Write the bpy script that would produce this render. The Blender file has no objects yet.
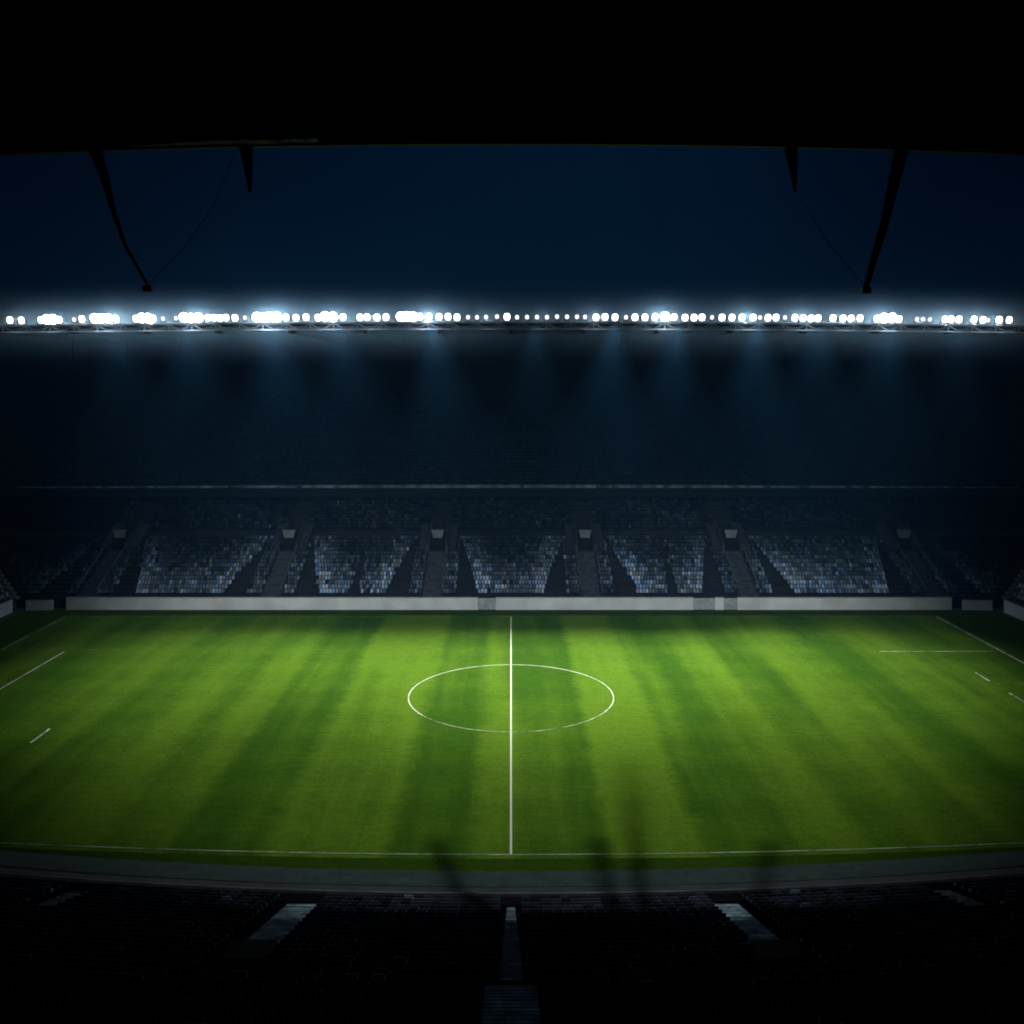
import bpy, math, random
from mathutils import Vector, Matrix
random.seed(7)
scene = bpy.context.scene
COL = scene.collection
R = math.radians

# ------------------------------------------------------------------ helpers
def mat(name, color=(.2, .2, .2), rough=.8, noise=0.0, nscale=3.0, bump=0.0, bscale=20.0, metallic=0.0, attr=None, spec=.3):
    m = bpy.data.materials.new(name); m.use_nodes = True
    nt = m.node_tree; N = nt.nodes; L = nt.links
    b = N['Principled BSDF']
    b.inputs['Roughness'].default_value = rough
    b.inputs['Metallic'].default_value = metallic
    b.inputs['Specular IOR Level'].default_value = spec
    tc = N.new('ShaderNodeTexCoord')
    if attr:
        a = N.new('ShaderNodeVertexColor'); a.layer_name = attr
        src = a.outputs['Color']
    else:
        rgb = N.new('ShaderNodeRGB'); rgb.outputs[0].default_value = (*color, 1)
        src = rgb.outputs[0]
    n = N.new('ShaderNodeTexNoise'); n.inputs['Scale'].default_value = nscale; n.inputs['Detail'].default_value = 6
    L.new(tc.outputs['Object'], n.inputs['Vector'])
    mr = N.new('ShaderNodeMapRange')
    mr.inputs['From Min'].default_value = .3; mr.inputs['From Max'].default_value = .7
    mr.inputs['To Min'].default_value = 1 - noise; mr.inputs['To Max'].default_value = 1 + noise * .5
    L.new(n.outputs['Fac'], mr.inputs['Value'])
    mx = N.new('ShaderNodeVectorMath'); mx.operation = 'SCALE'
    L.new(src, mx.inputs[0]); L.new(mr.outputs['Result'], mx.inputs['Scale'])
    L.new(mx.outputs['Vector'], b.inputs['Base Color'])
    if bump > 0:
        n2 = N.new('ShaderNodeTexNoise'); n2.inputs['Scale'].default_value = bscale
        L.new(tc.outputs['Object'], n2.inputs['Vector'])
        bp = N.new('ShaderNodeBump'); bp.inputs['Strength'].default_value = bump
        L.new(n2.outputs['Fac'], bp.inputs['Height']); L.new(bp.outputs['Normal'], b.inputs['Normal'])
    return m

class MB:
    """collects shapes, then links them as ONE mesh object"""
    def __init__(s): s.v = []; s.f = []; s.c = []
    def poly(s, pts, c=None):
        k = len(s.v); s.v += [tuple(p) for p in pts]; s.f.append(tuple(range(k, k + len(pts)))); s.c.append(c)
    def hexa(s, p, c=None):
        # p: 8 points, bottom 4 then top 4 (same winding)
        k = len(s.v); s.v += [tuple(q) for q in p]
        for f in ((0, 3, 2, 1), (4, 5, 6, 7), (0, 1, 5, 4), (1, 2, 6, 5), (2, 3, 7, 6), (3, 0, 4, 7)):
            s.f.append(tuple(k + i for i in f)); s.c.append(c)
    def box(s, x0, x1, y0, y1, z0, z1, c=None):
        s.hexa([(x0, y0, z0), (x1, y0, z0), (x1, y1, z0), (x0, y1, z0), (x0, y0, z1), (x1, y0, z1), (x1, y1, z1), (x0, y1, z1)], c)
    def tube(s, pts, rad, n=8, c=None, close=True):
        rad = rad if isinstance(rad, (list, tuple)) else [rad] * len(pts)
        k0 = len(s.v); P = [Vector(p) for p in pts]
        for i, p in enumerate(P):
            d = (P[min(i + 1, len(P) - 1)] - P[max(i - 1, 0)]).normalized()
            u = d.cross(Vector((0, 0, 1)))
            if u.length < 1e-3: u = d.cross(Vector((0, 1, 0)))
            u.normalize(); w = d.cross(u)
            for j in range(n):
                a = 2 * math.pi * j / n
                s.v.append(tuple(p + (u * math.cos(a) + w * math.sin(a)) * rad[i]))
        for i in range(len(P) - 1):
            for j in range(n):
                a = k0 + i * n + j; b = k0 + i * n + (j + 1) % n
                s.f.append((a, b, b + n, a + n)); s.c.append(c)
        if close:
            s.f.append(tuple(k0 + j for j in range(n))[::-1]); s.c.append(c)
            s.f.append(tuple(k0 + (len(P) - 1) * n + j for j in range(n))); s.c.append(c)
    def build(s, name, m, parent=None, bevel=0):
        me = bpy.data.meshes.new(name); me.from_pydata(s.v, [], s.f); me.update()
        if any(c is not None for c in s.c):
            ca = me.color_attributes.new('Col', 'FLOAT_COLOR', 'CORNER')
            vals = []
            for poly, c in zip(me.polygons, s.c):
                vals += list((*(c or (.1, .1, .1)), 1)) * poly.loop_total
            ca.data.foreach_set('color', vals)
        me.materials.append(m)
        o = bpy.data.objects.new(name, me); COL.objects.link(o)
        if parent: o.parent = parent
        if bevel:
            bv = o.modifiers.new('bevel', 'BEVEL'); bv.width = bevel; bv.segments = 2
        return o

def tag(o, label=None, cat=None, group=None, kind=None):
    if label: o['label'] = label
    if cat: o['category'] = cat
    if group: o['group'] = group
    if kind: o['kind'] = kind
    return o
def empty(name, loc=(0, 0, 0)):
    o = bpy.data.objects.new(name, None); o.location = loc; o.empty_display_size = .3; COL.objects.link(o); return o
ORD = ['', 'first', 'second', 'third', 'fourth', 'fifth', 'sixth', 'seventh', 'eighth', 'ninth', 'tenth', 'eleventh', 'twelfth', 'thirteenth',
       'fourteenth', 'fifteenth', 'sixteenth', 'seventeenth', 'eighteenth', 'nineteenth', 'twentieth']
def ordinal(n):
    if n <= 20: return ORD[n]
    T = {2: 'twenty', 3: 'thirty', 4: 'forty', 5: 'fifty', 6: 'sixty'}
    if n % 10 == 0: return T[n // 10][:-1] + 'ieth'
    return T[n // 10] + '-' + ORD[n % 10]

F = 931.0; CX = 511.0; HY = 391.0; CY, CZ = -83.5, 27.26

# ------------------------------------------------------------------ materials
M_conc = mat('concrete', (.11, .12, .13), .85, .45, .6, .3, 6)
M_conc_dark = mat('dark_concrete', (.035, .042, .05), .85, .4, .7)
M_step = mat('worn_step_concrete', (.040, .055, .075), .85, .5, 1.5, .3, 8)
M_step_mid = mat('centre_step_concrete', rough=.95, noise=.7, nscale=1.6, attr='Col')
M_step_near = M_step_mid
M_black = mat('dark_steel', (.006, .008, .012), .9, .3, 1.0)
M_roof = mat('roof_underside', (.010, .008, .024), .95, .3, 1.0, spec=0)
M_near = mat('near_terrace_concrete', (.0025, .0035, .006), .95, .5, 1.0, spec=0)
M_wall = mat('white_board', (.62, .71, .79), .55, .22, .35)
M_gate_shade = mat('grey_gate_shade', (.34, .40, .45), .6, .3, 1.5)
M_edge = mat('ledge_paint', (.16, .24, .32), .9, .9, .9)
M_gutter = mat('gutter_metal', (.012, .015, .02), .5, .6, .7, metallic=.4)
M_gutter_highlight = mat('gutter_highlight_paint', (.42, .28, .9), .8, .9, 2.2)
M_pale = mat('pale_lintel_concrete', (.15, .20, .23), .8, .3, 1.0)
M_side = mat('tunnel_side_concrete', (.022, .030, .042), .85, .4, 1.0)
M_void = mat('tunnel_dark', (.006, .006, .007), .95)
M_seat = mat('seat_plastic', rough=.85, noise=.25, nscale=.35, attr='Col', spec=.05)
M_seat_near = mat('near_seat_plastic', (.035, .065, .10), .9, .6, .8, spec=0)
M_house = mat('lamp_housing', (.06, .065, .07), .5, .3, 3, metallic=.3)
M_band = mat('artificial_turf_band', (.022, .048, .045), .9, .35, 1.5, .3, 30)

def emission(name, col, s):
    m = bpy.data.materials.new(name); m.use_nodes = True; N = m.node_tree.nodes; L = m.node_tree.links; N.clear()
    e = N.new('ShaderNodeEmission'); e.inputs['Strength'].default_value = s
    tc = N.new('ShaderNodeTexCoord')
    n = N.new('ShaderNodeTexNoise'); n.inputs['Scale'].default_value = 6; L.new(tc.outputs['Object'], n.inputs['Vector'])
    cr = N.new('ShaderNodeMix'); cr.data_type = 'RGBA'
    cr.inputs['A'].default_value = (*col, 1); cr.inputs['B'].default_value = (1, 1, 1, 1)
    L.new(n.outputs['Fac'], cr.inputs['Factor']); L.new(cr.outputs['Result'], e.inputs['Color'])
    o = N.new('ShaderNodeOutputMaterial'); L.new(e.outputs[0], o.inputs[0])
    m.cycles.emission_sampling = 'NONE'
    return m
M_lens = [emission('lamp_glass_dim', (.8, .9, 1), 1.3), emission('lamp_glass', (.85, .93, 1), 4), emission('lamp_glass_bright', (.9, .96, 1), 14)]

# grass: mown stripes in object x, cross-bands in y, blade noise, painted light streaks
def grass_mat(name, stripes=True, mul=1.0):
    m = bpy.data.materials.new(name); m.use_nodes = True
    nt = m.node_tree; N = nt.nodes; L = nt.links; b = N['Principled BSDF']
    b.inputs['Roughness'].default_value = 1.0; b.inputs['Specular IOR Level'].default_value = 0
    tc = N.new('ShaderNodeTexCoord')
    def noise(scale, det=5, sx=1, sy=1):
        mp = N.new('ShaderNodeMapping'); mp.inputs['Scale'].default_value = (sx, sy, 1)
        L.new(tc.outputs['Object'], mp.inputs['Vector'])
        n = N.new('ShaderNodeTexNoise'); n.inputs['Scale'].default_value = scale; n.inputs['Detail'].default_value = det
        L.new(mp.outputs[0], n.inputs['Vector']); return n.outputs['Fac']
    def maprange(v, a, b_, c, d):
        r = N.new('ShaderNodeMapRange'); r.inputs['From Min'].default_value = a; r.inputs['From Max'].default_value = b_
        r.inputs['To Min'].default_value = c; r.inputs['To Max'].default_value = d; L.new(v, r.inputs['Value']); return r.outputs['Result']
    def math_(op, a, b_):
        q = N.new('ShaderNodeMath'); q.operation = op
        for i, w in enumerate((a, b_)):
            if isinstance(w, (int, float)): q.inputs[i].default_value = w
            else: L.new(w, q.inputs[i])
        return q.outputs[0]
    sep = N.new('ShaderNodeSeparateXYZ'); L.new(tc.outputs['Object'], sep.inputs[0])
    wob = math_('MULTIPLY', math_('SUBTRACT', noise(.8, 4), .5), 1.3)
    x = math_('ADD', sep.outputs['X'], wob)
    if stripes:
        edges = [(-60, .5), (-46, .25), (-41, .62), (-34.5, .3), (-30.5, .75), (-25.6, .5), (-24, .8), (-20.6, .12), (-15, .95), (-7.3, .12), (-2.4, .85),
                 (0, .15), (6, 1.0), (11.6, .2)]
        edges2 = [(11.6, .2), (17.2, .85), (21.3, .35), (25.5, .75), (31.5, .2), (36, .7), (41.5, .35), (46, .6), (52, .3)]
        def ramp(E):
            lo, hi = E[0][0], E[-1][0] + 2
            v = maprange(x, lo, hi, 0, 1)
            cr = N.new('ShaderNodeValToRGB'); cr.color_ramp.interpolation = 'LINEAR'
            el = cr.color_ramp.elements
            el[0].position = 0; el[0].color = (E[0][1],) * 3 + (1,)
            el[1].position = 1; el[1].color = (E[-1][1],) * 3 + (1,)
            soft = .55
            for i in range(1, len(E)):
                p = E[i][0]
                a = el.new((p - soft - lo) / (hi - lo)); a.color = (E[i - 1][1],) * 3 + (1,)
                a = el.new((p + soft - lo) / (hi - lo)); a.color = (E[i][1],) * 3 + (1,)
            L.new(v, cr.inputs[0]); return cr.outputs[0]
        s1 = ramp(edges); s2 = ramp(edges2)
        gt = math_('GREATER_THAN', x, 12.5)
        mx = N.new('ShaderNodeMix'); mx.data_type = 'FLOAT'; L.new(gt, mx.inputs['Factor']); L.new(s1, mx.inputs['A']); L.new(s2, mx.inputs['B'])
        st = mx.outputs['Result']
        # cross mowing
        w = N.new('ShaderNodeTexWave'); w.wave_type = 'BANDS'; w.bands_direction = 'Y'; w.inputs['Scale'].default_value = .055
        w.inputs['Distortion'].default_value = .6; w.inputs['Detail'].default_value = 2
        L.new(tc.outputs['Object'], w.inputs['Vector'])
        st = math_('ADD', st, maprange(w.outputs['Fac'], 0, 1, -.08, .08))
        big = noise(.13, 5, 1, .22)  # stretched noise paints uneven light streaks along the pitch
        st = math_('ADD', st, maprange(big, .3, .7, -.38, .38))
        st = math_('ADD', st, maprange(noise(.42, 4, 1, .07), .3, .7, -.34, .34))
    else:
        st = maprange(noise(.3, 3), .3, .7, .1, .4)
    # fine blades, stretched across the view
    fine = noise(9, 8, .5, 1.4); mid = noise(2.0, 4, .35, 1.2)
    colr = N.new('ShaderNodeMix'); colr.data_type = 'RGBA'
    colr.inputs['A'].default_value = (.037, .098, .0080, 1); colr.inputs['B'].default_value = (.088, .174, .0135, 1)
    colr.clamp_factor = True
    L.new(st, colr.inputs['Factor'])
    k = math_('MULTIPLY', maprange(fine, .3, .7, .72, 1.25), maprange(mid, .3, .7, .86, 1.1))
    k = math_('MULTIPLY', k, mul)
    sc = N.new('ShaderNodeVectorMath'); sc.operation = 'SCALE'; L.new(colr.outputs['Result'], sc.inputs[0]); L.new(k, sc.inputs['Scale'])
    L.new(sc.outputs[0], b.inputs['Base Color'])
    bp = N.new('ShaderNodeBump'); bp.inputs['Strength'].default_value = .35; bp.inputs['Distance'].default_value = .05
    L.new(fine, bp.inputs['Height']); L.new(bp.outputs[0], b.inputs['Normal'])
    return m
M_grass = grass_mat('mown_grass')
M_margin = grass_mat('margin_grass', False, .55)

def line_mat(name, wear, col=(.62, .66, .58)):
    """white chalk worn through to the grass"""
    m = bpy.data.materials.new(name); m.use_nodes = True; nt = m.node_tree; N = nt.nodes; L = nt.links; b = N['Principled BSDF']
    b.inputs['Roughness'].default_value = 1.0; b.inputs['Specular IOR Level'].default_value = 0
    tc = N.new('ShaderNodeTexCoord'); n = N.new('ShaderNodeTexNoise'); n.inputs['Scale'].default_value = .55; n.inputs['Detail'].default_value = 7
    n.inputs['Roughness'].default_value = .75
    L.new(tc.outputs['Object'], n.inputs['Vector'])
    r = N.new('ShaderNodeMapRange'); r.inputs['From Min'].default_value = wear - .12; r.inputs['From Max'].default_value = wear + .12
    L.new(n.outputs['Fac'], r.inputs['Value'])
    mx = N.new('ShaderNodeMix'); mx.data_type = 'RGBA'; mx.inputs['A'].default_value = (.05, .10, .02, 1); mx.inputs['B'].default_value = (*col, 1)
    L.new(r.outputs[0], mx.inputs['Factor']); L.new(mx.outputs['Result'], b.inputs['Base Color'])
    return m
M_line = line_mat('chalk_line', .27, (.62, .66, .56))
M_line_worn = line_mat('worn_chalk_line', .50)
M_line_faint = line_mat('faint_chalk_line', .58, (.35, .42, .3))

# ------------------------------------------------------------------ setting: ground, pitch, markings
g = MB()
n = 64
g.poly([(650 * math.cos(2 * math.pi * i / n), 650 * math.sin(2 * math.pi * i / n), 0) for i in range(n)])
tag(g.build('ground', M_conc_dark), kind='structure')

KB = .0026      # bow of the near side
def yc(y0, x, k=KB): return y0 + k * min(abs(x), 34) ** 2
def strip(mb, xs, ya, yb, z):
    for a, b in zip(xs[:-1], xs[1:]):
        mb.poly([(a, ya(a), z), (b, ya(b), z), (b, yb(b), z), (a, yb(a), z)])
def frange(a, b, n): return [a + (b - a) * i / n for i in range(n + 1)]

xs = frange(-60.2, 60.2, 80)
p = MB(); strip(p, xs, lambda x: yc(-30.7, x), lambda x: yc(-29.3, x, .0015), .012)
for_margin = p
strip(p, xs, lambda x: 29.6, lambda x: 32.3, .012)  # darker grass here paints the shade at the far wall's foot
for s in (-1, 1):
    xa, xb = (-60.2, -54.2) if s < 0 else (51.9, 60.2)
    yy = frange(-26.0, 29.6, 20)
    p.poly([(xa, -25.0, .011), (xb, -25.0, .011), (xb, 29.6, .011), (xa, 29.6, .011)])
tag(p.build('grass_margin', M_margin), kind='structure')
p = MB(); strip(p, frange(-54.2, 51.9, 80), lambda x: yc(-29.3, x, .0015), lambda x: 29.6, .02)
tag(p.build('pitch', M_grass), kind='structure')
p = MB(); strip(p, xs, lambda x: yc(-32.35, x), lambda x: yc(-30.7, x), .03)
tag(p.build('path', M_band), kind='structure')

ZL = .028
def mark(name, quads_fn, m):
    mb = MB(); quads_fn(mb); return tag(mb.build(name, m), kind='structure')
def rect(x0, x1, y0, y1): return lambda mb: strip(mb, frange(x0, x1, 12), lambda x: y0, lambda x: y1, ZL)
def vrect(x0, x1, y0, y1):
    def f(mb):
        for a, b in zip(frange(y0, y1, 20)[:-1], frange(y0, y1, 20)[1:]): mb.poly([(x0, a, ZL), (x1, a, ZL), (x1, b, ZL), (x0, b, ZL)])
    return f
mark('halfway_line', vrect(-.065, .065, -28.75, 28.8), M_line)
def circ(mb, a0=-35, a1=215):
    N_ = 96
    for i in range(N_):
        a, b = R(a0 + (a1 - a0) * i / N_), R(a0 + (a1 - a0) * (i + 1) / N_)
        r0, r1 = 9.09, 9.20
        mb.poly([(r0 * math.cos(a), r0 * math.sin(a), ZL + .004), (r1 * math.cos(a), r1 * math.sin(a), ZL + .004), (r1 * math.cos(b), r1 * math.sin(b), ZL + .004), (r0 * math.cos(b), r0 * math.sin(b), ZL + .004)])
mark('centre_circle_line', circ, line_mat('circle_chalk', .38, (.58, .64, .5)))
mark('centre_circle_line', lambda mb: circ(mb, 215, 325), line_mat('circle_chalk_worn', .5, (.5, .56, .42)))
mark('near_touchline', lambda mb: strip(mb, frange(-53.6, 51.4, 80), lambda x: yc(-28.85, x, .0015), lambda x: yc(-28.75, x, .0015), ZL + .008), line_mat('touchline_chalk', .46, (.42, .48, .42)))
mark('far_touchline', rect(-53.6, 51.4, 28.74, 28.86), M_line_faint)
mark('goal_line', vrect(51.25, 51.4, -20, 28.73), line_mat('goal_line_chalk', .45, (.7, .75, .7)))
mark('goal_line', vrect(-53.75, -53.6, -20, 28.73), line_mat('left_goal_chalk', .5, (.5, .56, .5)))
mark('goal_area_line', vrect(-46.75, -46.6, -6, 13.7), line_mat('goal_area_chalk', .44, (.6, .65, .6)))
mark('penalty_area_line', rect(-52.3, -40.5, 14.4, 14.52), M_line_faint)
mark('penalty_area_line', vrect(-37.3, -37.1, -11.4, -8.4), M_line_worn)
mark('penalty_area_line', rect(38.5, 50.3, 13.8, 13.95), line_mat('right_area_chalk', .46, (.5, .58, .42)))
mark('goal_area_line', vrect(44.85, 45.0, 3.9, 6.6), line_mat('goal_area_chalk_right', .46, (.7, .74, .7)))
mark('goal_area_line', rect(45.1, 49, 3.0, 3.15), M_line_faint)
mark('goal_area_line', vrect(44.85, 45.05, -2.5, .5), M_line_worn)

# ------------------------------------------------------------------ perimeter walls
WY = 32.4; WH = 1.5
pw = tag(empty('perimeter_wall', (0, WY, 0)), 'long white board wall along the far touchline in front of the seats', 'wall')
gates_and_shades = [(-4.1, -1.9), (22.7, 25.4), (26.5, 28.2)]  # first is a gate; the others paint shadow patches on the wall
x = -55.4; segs = []
for a, b in gates_and_shades: segs.append((x, a)); x = b
segs.append((x, 54.9))
for a, b in segs:
    mb = MB(); mb.box(a, b, 0, .22, 0, WH); mb.build('wall_panel', M_wall, pw, .03)
    mb = MB(); mb.box(a, b, -.05, .27, WH, WH + .05); mb.build('coping', mat('coping_metal', (.5, .52, .53), .4, .3, 1), pw)
for i, (a, b) in enumerate(gates_and_shades):
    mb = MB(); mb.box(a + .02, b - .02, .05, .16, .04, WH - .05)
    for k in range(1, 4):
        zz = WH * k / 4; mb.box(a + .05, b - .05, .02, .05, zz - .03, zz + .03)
    mb.build('gate', M_gate_shade, pw)  # only the first is a gate; the others stand in for wall shadow
def small_wall(label, pts, h=1.45):
    """pts: two ground points of the face"""
    a, b = Vector((*pts[0], 0)), Vector((*pts[1], 0)); d = (b - a).normalized(); nrm = Vector((-d.y, d.x, 0))
    root = tag(empty('corner_wall' if (a - b).length < 10 else 'side_wall', a), label, 'wall')
    P = [Vector((0, 0, 0)), b - a, b - a + nrm * .22, nrm * .22]
    up = Vector((0, 0, h)); mb = MB(); mb.hexa([q for q in P] + [q + up for q in P]); mb.build('wall_panel', M_wall, root, .03)
    P2 = [-nrm * .04, b - a - nrm * .04, b - a + nrm * .26, nrm * .26]
    mb = MB(); mb.hexa([q + up for q in P2] + [q + up + Vector((0, 0, .05)) for q in P2]); mb.build('coping', M_conc, root)
small_wall('short dim white corner wall past the left gap of the long far wall', [(-60.2, 32.0), (-57.0, 32.35)], 1.25)
small_wall('short dim white corner wall past the right gap of the long far wall', [(56.2, 32.35), (59.8, 32.1)], 1.25)
small_wall('low white wall running along the left side stand', [(-61.4, -24), (-61.4, 31.2)], 1.6)
small_wall('low white wall running along the right side stand', [(60.7, 31.2), (60.7, -24)], 1.6)

# ------------------------------------------------------------------ terraces
def seat_shape(mb, o, face, right, c, w=.42):
    """pan and backrest on a step, facing `face`"""
    o = Vector(o); f = Vector(face); r = Vector(right); u = Vector((0, 0, 1))
    h = w / 2
    def bx(f0, f1, z0, z1, cc, lean=0):
        P = [o + r * a + f * b + u * z for z, l in ((z0, 0), (z1, lean)) for a, b in ((-h, f0 - l), (h, f0 - l), (h, f1 - l), (-h, f1 - l))]
        mb.hexa(P, cc)
    bx(-.20, .18, .38, .44, c)
    bx(-.24, -.19, .44, .78, tuple(q * 1.0 for q in c), .06)

FD0 = 33.5; RUN = .85; RISE = .385; Z0 = 1.45; NR = 25
stations = [-53.4, -30.3, -10.0, 10.1, 30.0, 53.6]
far = tag(empty('grandstand', (0, FD0, 0)), 'far two-tier grandstand with white and navy seats under a lit roof edge', 'grandstand')
def in_local(parent, mb): 
    L_ = parent.location; mb.v = [(a - L_.x, b - L_.y, c - L_.z) for a, b, c in mb.v]; return mb
def hw(i): return 61.2 + i * RUN
mb = MB()
for i in range(NR):
    y0 = FD0 + i * RUN; y1 = y0 + RUN + .0; z = Z0 + i * RISE
    w0, w1 = hw(i), hw(i + 1)
    mb.poly([(-w0, y0, z), (w0, y0, z), (w1, y1, z), (-w1, y1, z)])
    zb = z - RISE if i else 0
    mb.poly([(-w0, y0, zb), (w0, y0, zb), (w0, y0, z), (-w0, y0, z)])
in_local(far, mb).build('lower_terrace', mat('lower_terrace_concrete', (.012, .017, .026), .95, .4, .7), far)

seats = MB()
rnd = random.Random(3)
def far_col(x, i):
    # seat tone paints light fading up the stand; paler beside the stairs
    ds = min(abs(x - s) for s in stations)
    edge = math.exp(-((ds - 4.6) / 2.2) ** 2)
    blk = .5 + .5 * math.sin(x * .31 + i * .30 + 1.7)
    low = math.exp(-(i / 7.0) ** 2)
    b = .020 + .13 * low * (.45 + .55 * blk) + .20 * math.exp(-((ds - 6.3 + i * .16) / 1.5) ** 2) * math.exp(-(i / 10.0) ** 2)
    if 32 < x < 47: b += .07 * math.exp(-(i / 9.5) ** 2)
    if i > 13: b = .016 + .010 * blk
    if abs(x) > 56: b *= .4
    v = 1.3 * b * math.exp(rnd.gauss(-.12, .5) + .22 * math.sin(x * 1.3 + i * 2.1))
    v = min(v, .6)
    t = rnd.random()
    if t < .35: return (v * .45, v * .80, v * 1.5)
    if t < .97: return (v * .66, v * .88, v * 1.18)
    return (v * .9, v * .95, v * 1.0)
def gap_at(x, i):
    for s in stations:
        d = abs(x - s)
        if d < 1.3: return True
        if 9.5 < i < 18 and d < 2.7: return True
        wdt = 2.9 * max(0, 1 - i / 13.0)
        if 3.0 < d < 3.0 + wdt: return True
    for s in (-19.8, 20.5):
        if abs(x - s) < .45 * max(.4, 1.4 - i / 12): return True
    return False
for i in range(NR):
    if i in (14, 15): continue
    y = FD0 + (i + .55) * RUN; z = Z0 + i * RISE
    k = int((hw(i) - .3) / .4)
    for j in range(-k, k + 1):
        x = j * .4 + (i % 2) * .13
        if gap_at(x, i): continue
        if rnd.random() < .012: continue
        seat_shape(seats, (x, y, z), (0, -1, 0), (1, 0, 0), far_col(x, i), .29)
# aisle stairs and tunnels
for s in stations:
    st = MB()
    for i in range(0, 11):
        y0 = FD0 + i * RUN; z = Z0 + i * RISE
        for hlf in (0, 1):
            yy = y0 + hlf * RUN / 2; st.box(s - 1.15, s + 1.15, yy - .42, yy - .01, z - .36 + hlf * RISE / 2, z + .005 + hlf * RISE / 2 - .19)
            st.box(s - 1.15, s + 1.15, yy - .02, yy + RUN / 2 - .03, z - .3, z + .03 + hlf * RISE / 2)
    in_local(far, st).build('stairs', M_step, far)
    yT = FD0 + 10.6 * RUN; zT = Z0 + 10 * RISE; yE = yT + 6.5 * RUN; 
    t = MB(); t.box(s - .95, s + .95, yT + .9, yT + 1.0, zT + .05, zT + 1.95)  # dark sheet painting the shade inside the tunnel
    tun = in_local(far, t).build('tunnel_shade_sheet', M_void, far)
    for sg in (-1, 1):
        t = MB(); a, b = sorted((s + sg * 1.0, s + sg * 1.28))
        t.hexa([(a, yT, zT), (b, yT, zT), (b, yE, zT), (a, yE, zT), (a, yT, zT + 1.15), (b, yT, zT + 1.15), (b, yE, zT + 3.6), (a, yE, zT + 3.6)])
        a2, b2 = sorted((s + sg * 1.29, s + sg * 2.5))
        t.hexa([(a2, yT + .6, zT), (b2, yT + .6, zT), (b2, yE, zT), (a2, yE, zT), (a2, yT + .6, zT + .9), (b2, yT + .6, zT + .9), (b2, yE, zT + 3.2), (a2, yE, zT + 3.2)])
        in_local(far, t).build('tunnel_side_wall', M_side, far)
    t = MB(); t.hexa([(s - .62, yT + .86, zT + 1.96), (s + .62, yT + .86, zT + 1.96), (s + .62, yT + 1.3, zT + 1.96), (s - .62, yT + 1.3, zT + 1.96),
                      (s - .85, yT + .86, zT + 3.0), (s + .85, yT + .86, zT + 3.0), (s + .85, yT + 1.3, zT + 3.0), (s - .85, yT + 1.3, zT + 3.0)])
    in_local(far, t).build('tunnel_lintel', M_pale, far)
    for sg in (-1, 1):
        rl = MB()
        xx = s + sg * 1.35
        rl.tube([(xx, FD0 + .3, Z0 + 1.0), (xx, yT, zT + 1.3)], .035, 6)
        for q in range(5):
            f = q / 4; yy = FD0 + .3 + (yT - FD0 - .3) * f; zz = Z0 + 1.0 + (zT + 1.3 - Z0 - 1.0) * f
            rl.tube([(xx, yy, zz - 1.0), (xx, yy, zz)], .025, 6)
        in_local(far, rl).build('handrail', M_conc, far)

# wall behind the lower tier, upper tier
yB = FD0 + NR * RUN; zB = Z0 + NR * RISE
UY, UZ, URUN, URISE, UN = 54.5, 13.05, .82, .52, 26
mb = MB(); mb.box(-hw(NR), hw(NR), yB + .02, yB + .4, 0, UZ - 1.5); in_local(far, mb).build('concourse_wall', M_black, far)
mb = MB(); mb.box(-76, 76, UY - .4, UY + .0, UZ - 1.5, UZ - .12); in_local(far, mb).build('balcony_front', M_black, far)
mb = MB()
for a, b in zip(frange(-73, 75, 60)[:-1], frange(-73, 75, 60)[1:]):
    za = UZ - .12 + .0 + .35 * (1 - (a / 71) ** 2); zb = UZ - .12 + .35 * (1 - (b / 71) ** 2)
    mb.hexa([(a, UY - .5, UZ - .118), (b, UY - .5, UZ - .118), (b, UY + .05, UZ - .118), (a, UY + .05, UZ - .118), (a, UY - .5, za + .10), (b, UY - .5, zb + .10), (b, UY + .05, zb + .10), (a, UY + .05, za + .10)])
in_local(far, mb).build('balcony_ledge', M_edge, far)
mb = MB()
for i in range(UN):
    y0 = UY + i * URUN; z = UZ + i * URISE - .3; w = 100
    mb.poly([(-w, y0, z), (w, y0, z), (w, y0 + URUN, z), (-w, y0 + URUN, z)])
    mb.poly([(-w, y0, z - URISE), (w, y0, z - URISE), (w, y0, z), (-w, y0, z)])
in_local(far, mb).build('upper_terrace', M_black, far)
for i in range(0, UN):
    y = UY + (i + .55) * URUN; z = UZ + i * URISE - .3
    for j in range(-176, 177):
        x = j * .5
        if any(abs(x - s) < .8 for s in (-60, -42, -25, -8.5, 8.5, 25, 42, 60)): continue
        v = rnd.uniform(.01, .035); seat_shape(seats, (x, y, z), (0, -1, 0), (1, 0, 0), (v * .6, v * .9, v * 1.5))
yU = UY + UN * URUN
mb = MB(); mb.box(-110, 110, yU, yU + .4, 0, 37.4); in_local(far, mb).build('rear_wall', M_black, far)
for k in range(-8, 9):
    mb = MB(); xx = k * 9.4
    mb.box(xx - .3, xx + .3, yU - .62, yU - .02, UZ + UN * URISE - .8, 35.9); in_local(far, mb).build('column', M_black, far)
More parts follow.
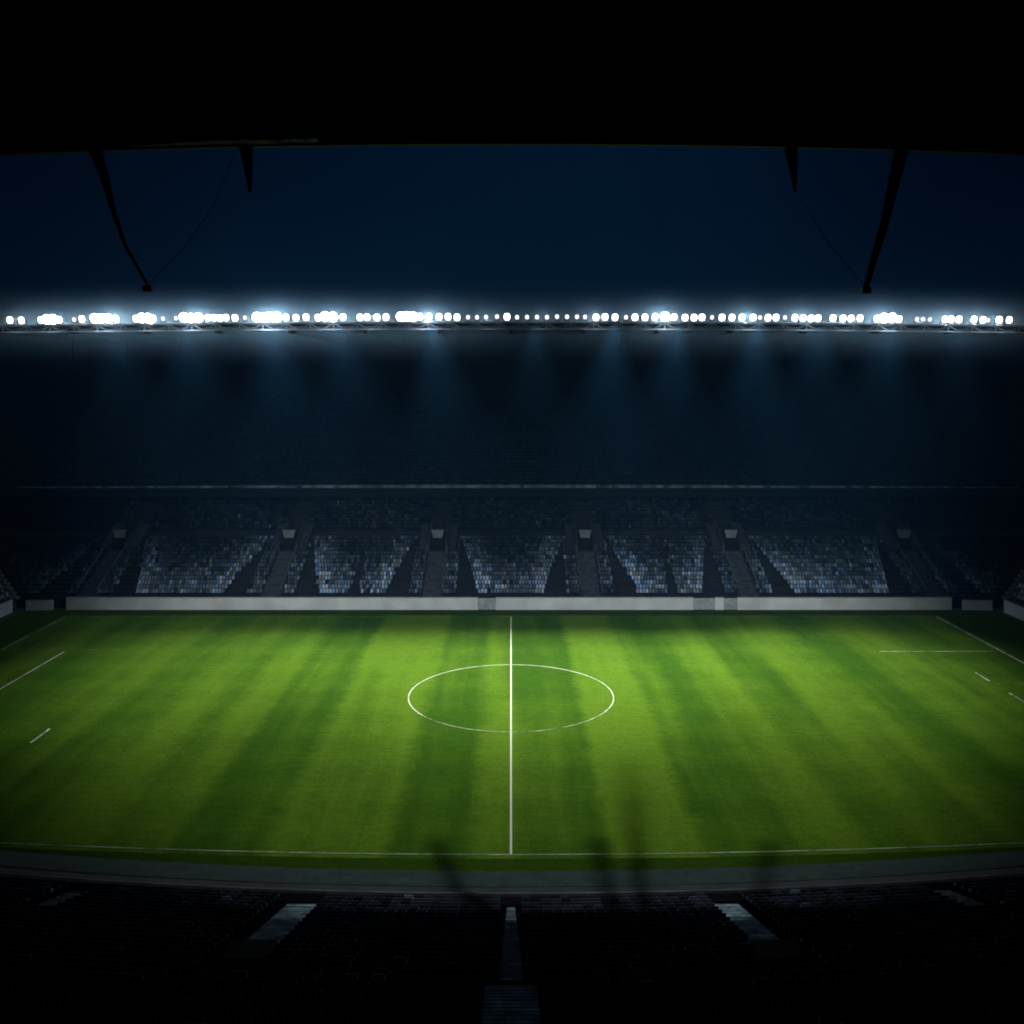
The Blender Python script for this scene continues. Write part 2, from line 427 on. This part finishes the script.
# roof of the far stand
RYF, RZ = 34.6, 35.15
def bowz(x): return .45 * (1 - (min(abs(x), 70) / 66.0) ** 2)
mb = MB()
X = frange(-110, 110, 55)
for a, b in zip(X[:-1], X[1:]):
    mb.hexa([(a, RYF + .3, RZ + bowz(a)), (b, RYF + .3, RZ + bowz(b)), (b, yU + 2, 37.2), (a, yU + 2, 37.2), (a, RYF + .3, RZ + .35 + bowz(a)), (b, RYF + .3, RZ + .35 + bowz(b)), (b, yU + 2, 37.6), (a, yU + 2, 37.6)])
in_local(far, mb).build('roof', M_black, far)
mb = MB()
X = frange(-66, 66, 44)
for a, b in zip(X[:-1], X[1:]):
    for (dz0, dz1) in ((-.55, -.40), (.25, .42)):
        mb.hexa([(a, RYF, RZ + dz0 + bowz(a)), (b, RYF, RZ + dz0 + bowz(b)), (b, RYF + .25, RZ + dz0 + bowz(b)), (a, RYF + .25, RZ + dz0 + bowz(a)),
                 (a, RYF, RZ + dz1 + bowz(a)), (b, RYF, RZ + dz1 + bowz(b)), (b, RYF + .25, RZ + dz1 + bowz(b)), (a, RYF + .25, RZ + dz1 + bowz(a))])
    m_ = (a + b) / 2
    mb.box(m_ - .05, m_ + .05, RYF + .02, RYF + .12, RZ - .42 + bowz(m_), RZ + .3 + bowz(m_))
    mb.tube([(a, RYF + .1, RZ - .45 + bowz(a)), (m_, RYF + .1, RZ + .3 + bowz(m_))], .04, 5)
    mb.tube([(m_, RYF + .1, RZ + .3 + bowz(m_)), (b, RYF + .1, RZ - .45 + bowz(b))], .06, 5)
in_local(far, mb).build('edge_truss', mat('truss_steel', (.14, .17, .20), .6, .4, 1), far)
for k in range(-7, 8):
    mb = MB(); xx = k * 9.4
    mb.hexa([(xx - .15, RYF + .4, RZ - .5), (xx + .15, RYF + .4, RZ - .5), (xx + .15, yU, 35.0), (xx - .15, yU, 35.0), (xx - .15, RYF + .4, RZ - .02), (xx + .15, RYF + .4, RZ - .02), (xx + .15, yU, 37.0), (xx - .15, yU, 37.0)])
    in_local(far, mb).build('roof_beam', M_black, far)

# side stands
for sg in (-1, 1):
    xin = 61.8
    side = tag(empty('grandstand', (sg * xin, 0, 0)), f'dark {"left" if sg < 0 else "right"} side stand joining the far stand at the corner', 'grandstand')
    mb = MB()
    for i in range(NR):
        xa = xin + i * RUN; xb = xa + RUN; z = Z0 + i * RISE
        ya, yb_ = FD0 - .6 + (i) * RUN, FD0 - .6 + (i + 1) * RUN
        P = [(sg * xa, -30, z), (sg * xb, -30, z), (sg * xb, yb_, z), (sg * xa, ya, z)]
        mb.poly(P if sg > 0 else P[::-1])
        mb.poly([(sg * xa, -30, z - RISE if i else 0), (sg * xa, ya, z - RISE if i else 0), (sg * xa, ya, z), (sg * xa, -30, z)])
        y = 12.0
        while y < ya - .5:
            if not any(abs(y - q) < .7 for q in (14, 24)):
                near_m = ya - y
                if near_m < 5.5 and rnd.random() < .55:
                    v = rnd.uniform(.12, .4); c = (v * .7, v * .95, v * 1.15)  # paler seat colour paints the lit strip beside the corner
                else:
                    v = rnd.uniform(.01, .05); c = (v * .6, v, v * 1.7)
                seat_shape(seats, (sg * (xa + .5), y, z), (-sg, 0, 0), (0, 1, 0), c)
            y += .5
    mb.v = [(a - sg * xin, b, c) for a, b, c in mb.v]
    mb.build('terrace', M_conc_dark, side)
    mb = MB()   # mitre stair along the corner
    for i in range(NR):
        xa = xin + i * RUN; z = Z0 + i * RISE; ya = FD0 - .6 + i * RUN
        mb.box(*sorted((sg * (xa - .1) - sg * xin, sg * (xa + RUN) - sg * xin)), ya - .2, ya + .62, z - .3, z + .07)
    mb.build('stairs', M_conc, side)
    xo = xin + NR * RUN
    mb = MB(); mb.box(*sorted((sg * .0 + sg * (xo - xin), sg * (xo - xin + .4))), -30, 56, 0, 33); mb.build('rear_wall', M_black, side)
    mb = MB(); 
    mb.hexa([(sg * 8, -40, 34.8), (sg * (xo - xin + 3), -40, 33), (sg * (xo - xin + 3), 34, 33), (sg * 8, 34, 34.8), (sg * 8, -40, 35.3), (sg * (xo - xin + 3), -40, 33.5), (sg * (xo - xin + 3), 34, 33.5), (sg * 8, 34, 35.3)])
    mb.build('roof', M_black, side)

# ------------------------------------------------------------------ near stand
NY = -35.2; NRUN, NRISE, NZ = .8, .276, .62
near = tag(empty('grandstand', (0, NY, 0)), 'dark near grandstand with black seat rows and worn pale stairs below the camera', 'grandstand')
NN = 34
mb = MB(); X = frange(-34, 34, 34)
for i in range(NN):
    z = NZ + i * NRISE; yo = NY - i * NRUN
    for a, b in zip(X[:-1], X[1:]):
        mb.poly([(a, yc(yo - NRUN, a), z), (b, yc(yo - NRUN, b), z), (b, yc(yo, b), z), (a, yc(yo, a), z)])
        mb.poly([(a, yc(yo, a), z), (b, yc(yo, b), z), (b, yc(yo, b), z - NRISE if i else -.01), (a, yc(yo, a), z - NRISE if i else -.01)])
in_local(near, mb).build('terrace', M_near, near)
mb = MB()
for a, b in zip(X[:-1], X[1:]):
    mb.hexa([(a, yc(NY + .05, a), 0), (b, yc(NY + .05, b), 0), (b, yc(NY + .25, b), 0), (a, yc(NY + .25, a), 0), (a, yc(NY + .05, a), 1.0), (b, yc(NY + .05, b), 1.0), (b, yc(NY + .25, b), 1.0), (a, yc(NY + .25, a), 1.0)])
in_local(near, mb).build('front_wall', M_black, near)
mb = MB(); mb.tube([(a, yc(NY + .15, a), 1.12) for a in X], .035, 6)
for a in frange(-34, 34, 34): mb.tube([(a, yc(NY + .15, a), 1.0), (a, yc(NY + .15, a), 1.12)], .03, 6)
in_local(near, mb).build('handrail', mat('rail_steel', (.10, .14, .16), .45, .6, .4), near)
near_st = [(-22.7, .75, 0, 7), (-10.75, .75, 1, 12), (0, .47, 1, 17), (10.95, .75, 1, 12), (22.7, .75, 0, 7)]
def near_stairs(s, w, r0, r1, base):
    mb = MB()
    w_ = w
    for i in range(r0, r1):
        w = w_ * (.45 + .55 * (i - r0) / (r1 - r0)) if w_ < .5 else w_
        z = NZ + i * NRISE; yo = NY - i * NRUN; f = rnd.uniform(.45, 1.2)
        c = tuple(q * f for q in base); dk = tuple(q * .3 for q in base)
        mb.box(s - w, s + w, yc(yo - NRUN, s) + .02, yc(yo, s) - .0, z - .2, z + .02, c)
        mb.box(s - w, s + w, yc(yo - NRUN, s) + .02, yc(yo - NRUN / 2, s), z + .02, z + .15, tuple(q * rnd.uniform(.7, 1.1) for q in base))
        for e_, zz in ((yc(yo, s), z + .021), (yc(yo - NRUN / 2, s), z + .151)):
            mb.box(s - w, s + w, e_ - .10, e_ + .004, zz, zz + .006, dk)
    return in_local(near, mb).build('stairs', M_step_mid, near)
for (s, w, r0, r1) in near_st: near_stairs(s, w, r0, r1, (.50, .78, .95) if 1 < abs(s) < 20 else ((.19, .34, .44) if abs(s) < 1 else (.28, .40, .48)))
near_stairs(0, .95, 18, 30, (.30, .62, .80))
# tunnel hoods where the two inner stairs end
for s in (-10.75, 10.95):
    i = 12; z = NZ + i * NRISE; y0 = yc(NY - i * NRUN, s)
    t = MB(); t.box(s - .95, s + .95, y0 - 3.2, y0 - .02, z - .3, z + .35); in_local(near, t).build('tunnel_hood', M_void, near)

def near_gap(x, i):
    for (s, w, r0, r1) in near_st:
        if abs(x - s) < w + .28 and r0 - 1 <= i < r1: return True
    for s in (-10.75, 10.95):
        if abs(x - s) < 1.25 and 12 <= i < 17: return True
    if abs(x) < 1.2 and i >= 17: return True
    return False
I0 = 20                                           # rows from here back hold the individual seats
nearseats = []
for i in range(0, NN - 6):
    z = NZ + i * NRISE
    for j in range(-60, 61):
        x = (j + .5) * .5
        if near_gap(x, i): continue
        y = yc(NY - (i + .42) * NRUN, x)
        d = y - CY
        px = abs(x) * F / d
        if i in (I0, I0 + 1, I0 + 2, I0 + 3, I0 + 4) and px < 540: nearseats.append((i, x, y, z)); continue
        if px > 620 : continue
        v = rnd.uniform(.02, .10)
        if rnd.random() < .04: v *= 3
        seat_shape(seats, (x, y, z), (0, 1, 0), (1, 0, 0), (v * .7, v * .9, v * 1.3), .44)
so = seats.build('stadium_seat', M_seat)
tag(so, 'rows of white, navy and black plastic seats filling the stands', 'seats', kind='stuff')

# individual seats of the nearest rows in the frame
a = MB(); h = .22
a.hexa([(-h, -.18, .40), (h, -.18, .40), (h, .2, .39), (-h, .2, .39), (-h, -.18, .44), (h, -.18, .44), (h, .2, .45), (-h, .2, .45)])
b = MB(); b.hexa([(-h, -.22, .44), (h, -.22, .44), (h, -.18, .44), (-h, -.18, .44), (-h * .9, -.30, .84), (h * .9, -.30, .84), (h * .9, -.26, .84), (-h * .9, -.26, .84)])
l = MB(); l.box(-.03, .03, -.20, .05, 0, .40)
proto = None
rows = sorted({r[0] for r in nearseats}, reverse=True)
count = 0
for ri, i in enumerate(rows):
    for sg in (-1, 1):
        lst = sorted([r for r in nearseats if r[0] == i and r[1] * sg > 0], key=lambda r: abs(r[1]))
        for k, (_, x, y, z) in enumerate(lst):
            if count >= 300: continue
            if proto is None:
                root = empty('stadium_seat')
                parts = [a.build('seat', M_seat_near, root, .015), b.build('backrest', M_seat_near, root, .015), l.build('leg', M_black, root)]
                proto = root
            else:
                root = proto.copy(); COL.objects.link(root)
                for c in list(parts):
                    q = c.copy(); q.parent = root; COL.objects.link(q)
            root.location = (x, y, z)
            side_ = 'left' if sg < 0 else 'right'
            tag(root, f'dark seat {ordinal(k + 1)} {side_} of the centre stairs, {ordinal(ri + 1)} row up from the picture\'s bottom', 'seat', 'dark seats in the nearest rows')
            count += 1

# near roof overhead
NRY, NRZ = -52.5, 35.2
nroof = tag(empty('stand_roof', (0, NRY, NRZ)), 'black roof of the near stand overhead, seen from below', 'roof')
def nz(x): return .36 * (1 - (x / 17.5) ** 2) if abs(x) < 40 else .36 * (1 - (40 / 17.5) ** 2)
X = frange(-40, 40, 60); mb = MB()
for p_, q_ in zip(X[:-1], X[1:]):
    mb.hexa([(p_, -60, nz(p_) + .3), (q_, -60, nz(q_) + .3), (q_, -.2, nz(q_) + .05), (p_, -.2, nz(p_) + .05), (p_, -60, nz(p_) + .8), (q_, -60, nz(q_) + .8), (q_, -.2, nz(q_) + .4), (p_, -.2, nz(p_) + .4)])
mb.build('roof_deck', M_roof, nroof)
mb = MB()
for p_, q_ in zip(X[:-1], X[1:]):
    mb.hexa([(p_, -.2, nz(p_) - .12), (q_, -.2, nz(q_) - .12), (q_, .05, nz(q_) - .12), (p_, .05, nz(p_) - .12), (p_, -.2, nz(p_) + .5), (q_, -.2, nz(q_) + .5), (q_, .05, nz(q_) + .5), (p_, .05, nz(p_) + .5)])
mb.build('fascia', M_gutter, nroof)
mb = MB()
X2 = frange(-12.6, -6.3, 14)
for p_, q_ in zip(X2[:-1], X2[1:]):
    t0, t1 = [.10 + .42 * min(1, max(0, (xx + 12.9) / 3.5)) for xx in (p_, q_)]
    mb.hexa([(p_, -.24 - t0, nz(p_) - .06), (q_, -.24 - t1, nz(q_) - .06), (q_, -.23, nz(q_) - .06), (p_, -.23, nz(p_) - .06), (p_, -.24 - t0, nz(p_) + .0), (q_, -.24 - t1, nz(q_) + .0), (q_, -.23, nz(q_) + .0), (p_, -.23, nz(p_) + .0)])
mb.build('gutter_highlight', M_gutter_highlight, nroof)  # pale colour paints a lit streak along the gutter
for yy in (-2.2, -4.6, -7.2, -10, -13, -16.5, -20):
    mb = MB()
    for p_, q_ in zip(X[:-1], X[1:]):
        mb.hexa([(p_, yy - .12, nz(p_) - .1), (q_, yy - .12, nz(q_) - .1), (q_, yy + .12, nz(q_) - .1), (p_, yy + .12, nz(p_) - .1), (p_, yy - .12, nz(p_) + .045), (q_, yy - .12, nz(q_) + .045), (q_, yy + .12, nz(q_) + .045), (p_, yy + .12, nz(p_) + .045)])
    mb.build('purlin', M_roof, nroof)
# hangers under the near roof edge
def px3(px, py, d): return ((px - CX) * d / F, CY + d, CZ + (HY - py) * d / F)
for sg, lab in ((-1, 'left'), (1, 'right')):
    d = 31.2
    def P_(px, py): 
        q = px3(px, py, d); return (q[0], q[1], q[2])
    root = tag(empty('roof_hanger', P_(148 if sg < 0 else 866, 287)), f'dark curved hanger strut with cable below the roof edge, {lab} one of two', 'roof hanger', 'hangers below the near roof edge')
    if sg < 0:
        path = [(92, 140), (104, 175), (113, 210), (125, 245), (147, 284)]; rad = [.24, .15, .09, .06, .045]
        cab = [(240, 140), (214, 205), (188, 243), (150, 283)]; end = (148, 288); stub = (245, 142)
    else:
        path = [(904, 140), (893, 185), (884, 225), (874, 258), (866, 288)]; rad = [.24, .19, .14, .12, .09]
        cab = [(788, 140), (802, 200), (828, 243), (864, 286)]; end = (866, 290); stub = (790, 150)
    o0 = root.location.copy()
    def loc(mb): mb.v = [tuple(Vector(v) - o0) for v in mb.v]; return mb
    mb = MB(); mb.tube([P_(*q) for q in path], rad, 10); loc(mb).build('strut', M_black, root)
    mb = MB(); mb.tube([P_(*q) for q in cab], .014, 6); loc(mb).build('cable', mat('cable_steel', (.07, .09, .10), .5, .7, .8), root)
    mb = MB(); e = P_(*end); mb.box(e[0] - .15, e[0] + .15, e[1] - .14, e[1] + .14, e[2] - .12, e[2] + .1); loc(mb).build('camera_box', M_gutter, root, .05)
    mb = MB(); mb.tube([P_(stub[0], 140), P_(stub[0] + 3, 165), P_(stub[0] + 5, 192)], [.26, .16, .05], 8); loc(mb).build('bracket', M_black, root)

# ------------------------------------------------------------------ floodlights
# (x in the roof run, size class)  clusters from the left end of the roof to the right
clusters = [
 [(10, 1), (21.5, 1)], [(41, 1), (47, 2), (53, 2), (59, 1)], [(74, 0), (82, 1)], [(95, 2), (101, 2), (108, 2), (116, 1)],
 [(136, 1), (142, 2), (148, 2), (153, 1), (163, 0)], [(176, 0), (184, 2), (191, 2), (198, 2), (208, 1), (214, 1), (220, 1), (226, 1), (235, 1), (245, 0)],
 [(257, 2), (264, 2), (270, 2), (277, 2), (286, 1), (296, 1), (306, 1)], [(318, 1), (325, 2), (333, 2), (343, 1)], [(360, 1), (367, 1), (377, 1), (386, 1)],
 [(401, 2), (407, 2), (413, 2), (420, 1), (429, 1), (439, 1), (448, 1), (457, 1)], [(468, 0), (477, 0), (486, 0), (497, 0), (507, 1)],
 [(517, 0), (527, 0), (537, 0), (547, 0), (557, 0), (567, 0)], [(577, 0), (585, 0), (596, 1), (605, 1), (615, 1)], [(626, 0), (635, 1), (645, 1), (655, 1), (665, 2), (674, 1), (685, 1), (694, 1), (702, 1)],
 [(712, 0), (722, 1), (732, 1), (742, 1), (753, 1), (760, 0), (768, 1), (776, 1), (785, 0)], [(795, 1), (803, 1), (811, 1), (818, 1)], [(833, 1), (843, 1), (851, 1), (860, 1)],
 [(877, 1), (884, 2), (892, 2), (899, 1)], [(917, 0), (923, 0), (930, 0)], [(945, 1), (951, 1), (959, 1)], [(974, 1), (983, 1), (988, 0)], [(999, 1), (1009, 1)]]
LD = RYF - CY - .25
HALO = {0: .25, 1: .45, 2: .15, 3: 1.3, 4: .7, 5: 1.7, 6: 3.2, 7: 1.3, 8: .5, 9: 1.6, 10: .15, 11: .12, 12: .35, 13: 1.5, 14: .8, 15: .8, 16: .5, 17: 1.3, 18: .15, 19: .6, 20: .4, 21: .3}
protos = {}
def make_flood(cls):
    r = (.29, .46, .62)[cls]
    root = empty('floodlight')
    # round or square lamp head facing the pitch
    n_ = 16
    lens = MB(); hs = MB()
    sq = cls == 0
    prof = []
    for k in range(n_):
        a_ = 2 * math.pi * k / n_
        cx_, cz_ = math.cos(a_), math.sin(a_)
        if cls < 2:    # squarer glass
            q = max(abs(cx_), abs(cz_)); f_ = .72 + .28 / q; cx_ *= f_ * .88; cz_ *= f_
        prof.append((cx_ * r, cz_ * r))
    lens.poly([(px_, -.02, pz_) for px_, pz_ in prof])
    for k in range(n_):
        (x0, z0), (x1, z1) = prof[k], prof[(k + 1) % n_]
        hs.poly([(x0 * 1.12, -.06, z0 * 1.12), (x1 * 1.12, -.06, z1 * 1.12), (x1 * .6, .30, z1 * .6), (x0 * .6, .30, z0 * .6)])
        hs.poly([(x0, -.02, z0), (x1, -.02, z1), (x1 * 1.12, -.06, z1 * 1.12), (x0 * 1.12, -.06, z0 * 1.12)])
    hs.poly([(px_ * .6, .30, pz_ * .6) for px_, pz_ in prof])
    br = MB()
    br.box(-r * 1.28, -r * 1.2, .0, .1, -r * 1.5, .05); br.box(r * 1.2, r * 1.28, .0, .1, -r * 1.5, .05); br.box(-r * 1.28, r * 1.28, .0, .1, -r * 1.5 - .08, -r * 1.5)
    return root, [lens.build('lens', M_lens[cls], root), hs.build('housing', M_house, root), br.build('bracket', M_house, root)]
nl = 0
SZ = ['small dim', 'white', 'large glaring']
n_all = sum(len(c) for c in clusters)
for ci, c in enumerate(clusters):
    for k, (px, cls) in enumerate(c):
        nl += 1
        if cls not in protos:
            protos[cls] = make_flood(cls); root, _ = protos[cls]
        else:
            r0, ps = protos[cls]; root = r0.copy(); COL.objects.link(root)
            for q in ps:
                w = q.copy(); w.parent = root; COL.objects.link(w)
        x = (px - CX) * LD / F
        r = (.29, .46, .62)[cls]
        root.location = (x, RYF - .25, RZ + .42 + bowz(x) + (.62, .62, .70)[cls] + rnd.uniform(-.05, .05))
        root.rotation_euler = (R(14), 0, R(rnd.uniform(-6, 6)))
        # rotate so the glass tips down towards the pitch
        wh = f'{ordinal(k + 1)} lamp' if len(c) > 1 else 'only lamp'
        tag(root, f'{SZ[cls]} floodlight, {wh} from the left in the {ordinal(ci + 1)} cluster along the far roof', 'floodlight', 'floodlights along the far roof edge')
# added point lamps behind and below each cluster's glass, to light the haze
def light(name, kind, loc, energy, color=(1, 1, 1), **kw):
    ld = bpy.data.lights.new(name, kind); ld.energy = energy; ld.color = color
    for k, v in kw.items(): setattr(ld, k, v)
    o = bpy.data.objects.new(name, ld); o.location = loc; COL.objects.link(o); return o
def aim(o, tgt): o.rotation_euler = (Vector(tgt) - o.location).to_track_quat('-Z', 'Y').to_euler()
KH = 1150
for ci, c in enumerate(clusters):
    w = HALO.get(ci, .5)
    xm = sum(px for px, k in c) / len(c)
    if ci == 6: xm = 268
    if ci == 5: xm = 191
    x = (xm - CX) * LD / F
    light('added_haze_lamp', 'POINT', (x, RYF + 1.0, RZ + 1.25 + bowz(x)), KH * w * 1.3, (.86, .93, 1), shadow_soft_size=.25)
    light('added_haze_lamp', 'POINT', (x, RYF - 1.1, RZ - 1.3 + bowz(x)), KH * w * .4, (.80, .91, 1), shadow_soft_size=.9)
# far floodlights towards the pitch
for (x, tx, ty, pw_, ang) in [(-50, -32, 12, .35, 52), (-41, -26, 11, .5, 52), (-30, -19, 11, .8, 52), (-22, -10, 12, .6, 52), (-10, -3, 12, .8, 50), (3, 2, 12, .35, 50), (13, 7, 12, .8, 50),
                              (21, 13, 12, .7, 50), (31, 22, 11, .7, 52), (39, 27, 12, .5, 52), (48, 31, 12, .55, 52), (57, 38, 14, .25, 50)]:
    o = light('flood_beam', 'SPOT', (x, RYF - 1.2, RZ + 1.0), 80000 * pw_, (.98, 1, .95), shadow_soft_size=.4, spot_size=R(ang - 2), spot_blend=1.0); aim(o, (tx, ty - 6, 0))
# unseen near-corner spots with no masts built, towards the far half of the pitch and the foot of the far stand
for sg in (-1, 1):
    for (tx, ty, pw_, ang) in [(sg * 28, 20, .70, 32), (-sg * 15, 20, .80, 28)]:
        o = light('unseen_near_spot', 'SPOT', (sg * 52, -62, 46), 130000 * pw_, (1, 1, .95), shadow_soft_size=.5, spot_size=R(ang), spot_blend=1.0); aim(o, (tx, ty, 0))

o = light('unseen_near_spot', 'SPOT', (4.75, -58, 50), 60000, (1, 1, .95), shadow_soft_size=.19, spot_size=R(66), spot_blend=.8); aim(o, (2, -3, 0))  # unseen spot added to throw the roof poles' shadows onto the pitch
for (xp, top, r_) in [(5.27, 8.6, .09), (3.02, 6.0, .11), (4.85, 6.0, .09), (6.78, 5.9, .09)]:  # poles added out of view to cast smudges on the near pitch
    mb = MB(); mb.tube([(xp, .2, .6), (xp, .2, top - .4)], r_, 8); mb.tube([(xp - .22, .2, top * .8), (xp + .22, .2, top * .8)], .03, 6); mb.build('shadow_pole', M_gutter, nroof)

# haze hanging just behind the lamps, around the roof edge
hz = MB(); n_ = 28; cy_, cz_, ry_, rz_ = RYF + 3.0, RZ + .4, 3.0, 8.5
XS = [-72, -70, -66] + frange(-60, 60, 4) + [66, 70, 72]; SC = [.35, .7, .95] + [1] * 5 + [.95, .7, .35]
ring = []
for xx, q in zip(XS, SC):
    r0 = len(hz.v); ring.append(r0)
    for k in range(n_):
        a_ = 2 * math.pi * k / n_; hz.v.append((xx, cy_ + ry_ * q * math.cos(a_), cz_ + rz_ * q * math.sin(a_)))
for r0, r1 in zip(ring[:-1], ring[1:]):
    for k in range(n_):
        k2 = (k + 1) % n_; hz.f.append((r0 + k, r0 + k2, r1 + k2, r1 + k)); hz.c.append(None)
hz.f.append(tuple(ring[0] + k for k in range(n_))[::-1]); hz.c.append(None)
hz.f.append(tuple(ring[-1] + k for k in range(n_))); hz.c.append(None)
mh = bpy.data.materials.new('night_haze'); mh.use_nodes = True; N = mh.node_tree.nodes; L = mh.node_tree.links; N.clear()
v_ = N.new('ShaderNodeVolumeScatter'); v_.inputs['Color'].default_value = (.42, .72, 1, 1); v_.inputs['Anisotropy'].default_value = 0
tc = N.new('ShaderNodeTexCoord'); mp = N.new('ShaderNodeMapping'); mp.inputs['Location'].default_value = (0, -cy_ / ry_, -cz_ / rz_); mp.inputs['Scale'].default_value = (0, 1 / ry_, 1 / rz_)
L.new(tc.outputs['Object'], mp.inputs['Vector'])
ln = N.new('ShaderNodeVectorMath'); ln.operation = 'LENGTH'; L.new(mp.outputs[0], ln.inputs[0])
m1 = N.new('ShaderNodeMath'); m1.operation = 'SUBTRACT'; m1.use_clamp = True; m1.inputs[0].default_value = 1; L.new(ln.outputs['Value'], m1.inputs[1])
m2 = N.new('ShaderNodeMath'); m2.operation = 'POWER'; L.new(m1.outputs[0], m2.inputs[0]); m2.inputs[1].default_value = 5.5
m3 = N.new('ShaderNodeMath'); m3.operation = 'MULTIPLY'; L.new(m2.outputs[0], m3.inputs[0]); m3.inputs[1].default_value = .46; mh.cycles.volume_step_rate = .3
L.new(m3.outputs[0], v_.inputs['Density'])
o_ = N.new('ShaderNodeOutputMaterial'); L.new(v_.outputs[0], o_.inputs['Volume'])
o = hz.build('haze', mh); tag(o, 'pale blue haze glowing around the row of floodlights', 'haze', kind='stuff')
for p_ in o.data.polygons: p_.use_smooth = False

# ------------------------------------------------------------------ sky dome, haze, camera
import bmesh
bm = bmesh.new(); bmesh.ops.create_icosphere(bm, subdivisions=5, radius=640)
me = bpy.data.meshes.new('sky'); bm.to_mesh(me); bm.free()
for p_ in me.polygons: p_.use_smooth = True
m = bpy.data.materials.new('night_sky'); m.use_nodes = True; N = m.node_tree.nodes; L = m.node_tree.links; N.clear()
tc = N.new('ShaderNodeTexCoord'); sp = N.new('ShaderNodeSeparateXYZ'); L.new(tc.outputs['Object'], sp.inputs[0])
mr = N.new('ShaderNodeMapRange'); mr.inputs['From Min'].default_value = 0; mr.inputs['From Max'].default_value = 640; L.new(sp.outputs['Z'], mr.inputs['Value'])
cr = N.new('ShaderNodeValToRGB'); e = cr.color_ramp.elements
e[0].position = 0; e[0].color = (.0012, .0075, .020, 1); e[1].position = 1; e[1].color = (.0002, .001, .004, 1)
q = e.new(.26); q.color = (.0002, .0042, .0185, 1)
L.new(mr.outputs[0], cr.inputs[0]); em = N.new('ShaderNodeEmission'); ab = N.new('ShaderNodeMath'); ab.operation = 'ABSOLUTE'; L.new(sp.outputs['X'], ab.inputs[0])
mr2 = N.new('ShaderNodeMapRange'); mr2.interpolation_type = 'SMOOTHSTEP'; mr2.inputs['From Min'].default_value = 60; mr2.inputs['From Max'].default_value = 330; mr2.inputs['To Min'].default_value = .85; mr2.inputs['To Max'].default_value = .35; L.new(ab.outputs[0], mr2.inputs['Value']); L.new(mr2.outputs[0], em.inputs['Strength'])
L.new(cr.outputs[0], em.inputs['Color']); em.inputs['Strength'].default_value = .8
out = N.new('ShaderNodeOutputMaterial'); L.new(em.outputs[0], out.inputs[0]); m.cycles.emission_sampling = 'NONE'
me.materials.append(m); o = bpy.data.objects.new('sky', me); COL.objects.link(o); o['kind'] = 'structure'

w = bpy.data.worlds.new('World'); scene.world = w; w.use_nodes = True
N = w.node_tree.nodes; L = w.node_tree.links
N['Background'].inputs['Color'].default_value = (.001, .004, .012, 1); N['Background'].inputs['Strength'].default_value = .3
vs = N.new('ShaderNodeVolumeScatter'); vs.inputs['Density'].default_value = .0004; vs.inputs['Anisotropy'].default_value = .25
vs.inputs['Color'].default_value = (.10, .45, 1, 1)
L.new(vs.outputs[0], N['World Output'].inputs['Volume'])

cam = bpy.data.cameras.new('camera'); co = bpy.data.objects.new('camera', cam); COL.objects.link(co)
co.location = (0, CY, CZ); co.rotation_euler = (R(90), 0, 0)
cam.sensor_width = 36; cam.lens = 36 * F / 1024
cam.shift_x = 1 / 1024; cam.shift_y = -(512 - HY) / 1024
cam.clip_end = 3000; cam.clip_start = .1
scene.camera = co
scene.view_settings.view_transform = 'Standard'; scene.view_settings.look = 'None'; scene.view_settings.exposure = 0
scene.cycles.use_denoising = True
scene.cycles.filter_width = 1.9
scene.cycles.volume_bounces = 0
scene.cycles.max_bounces = 5
scene.cycles.sample_clamp_indirect = 4
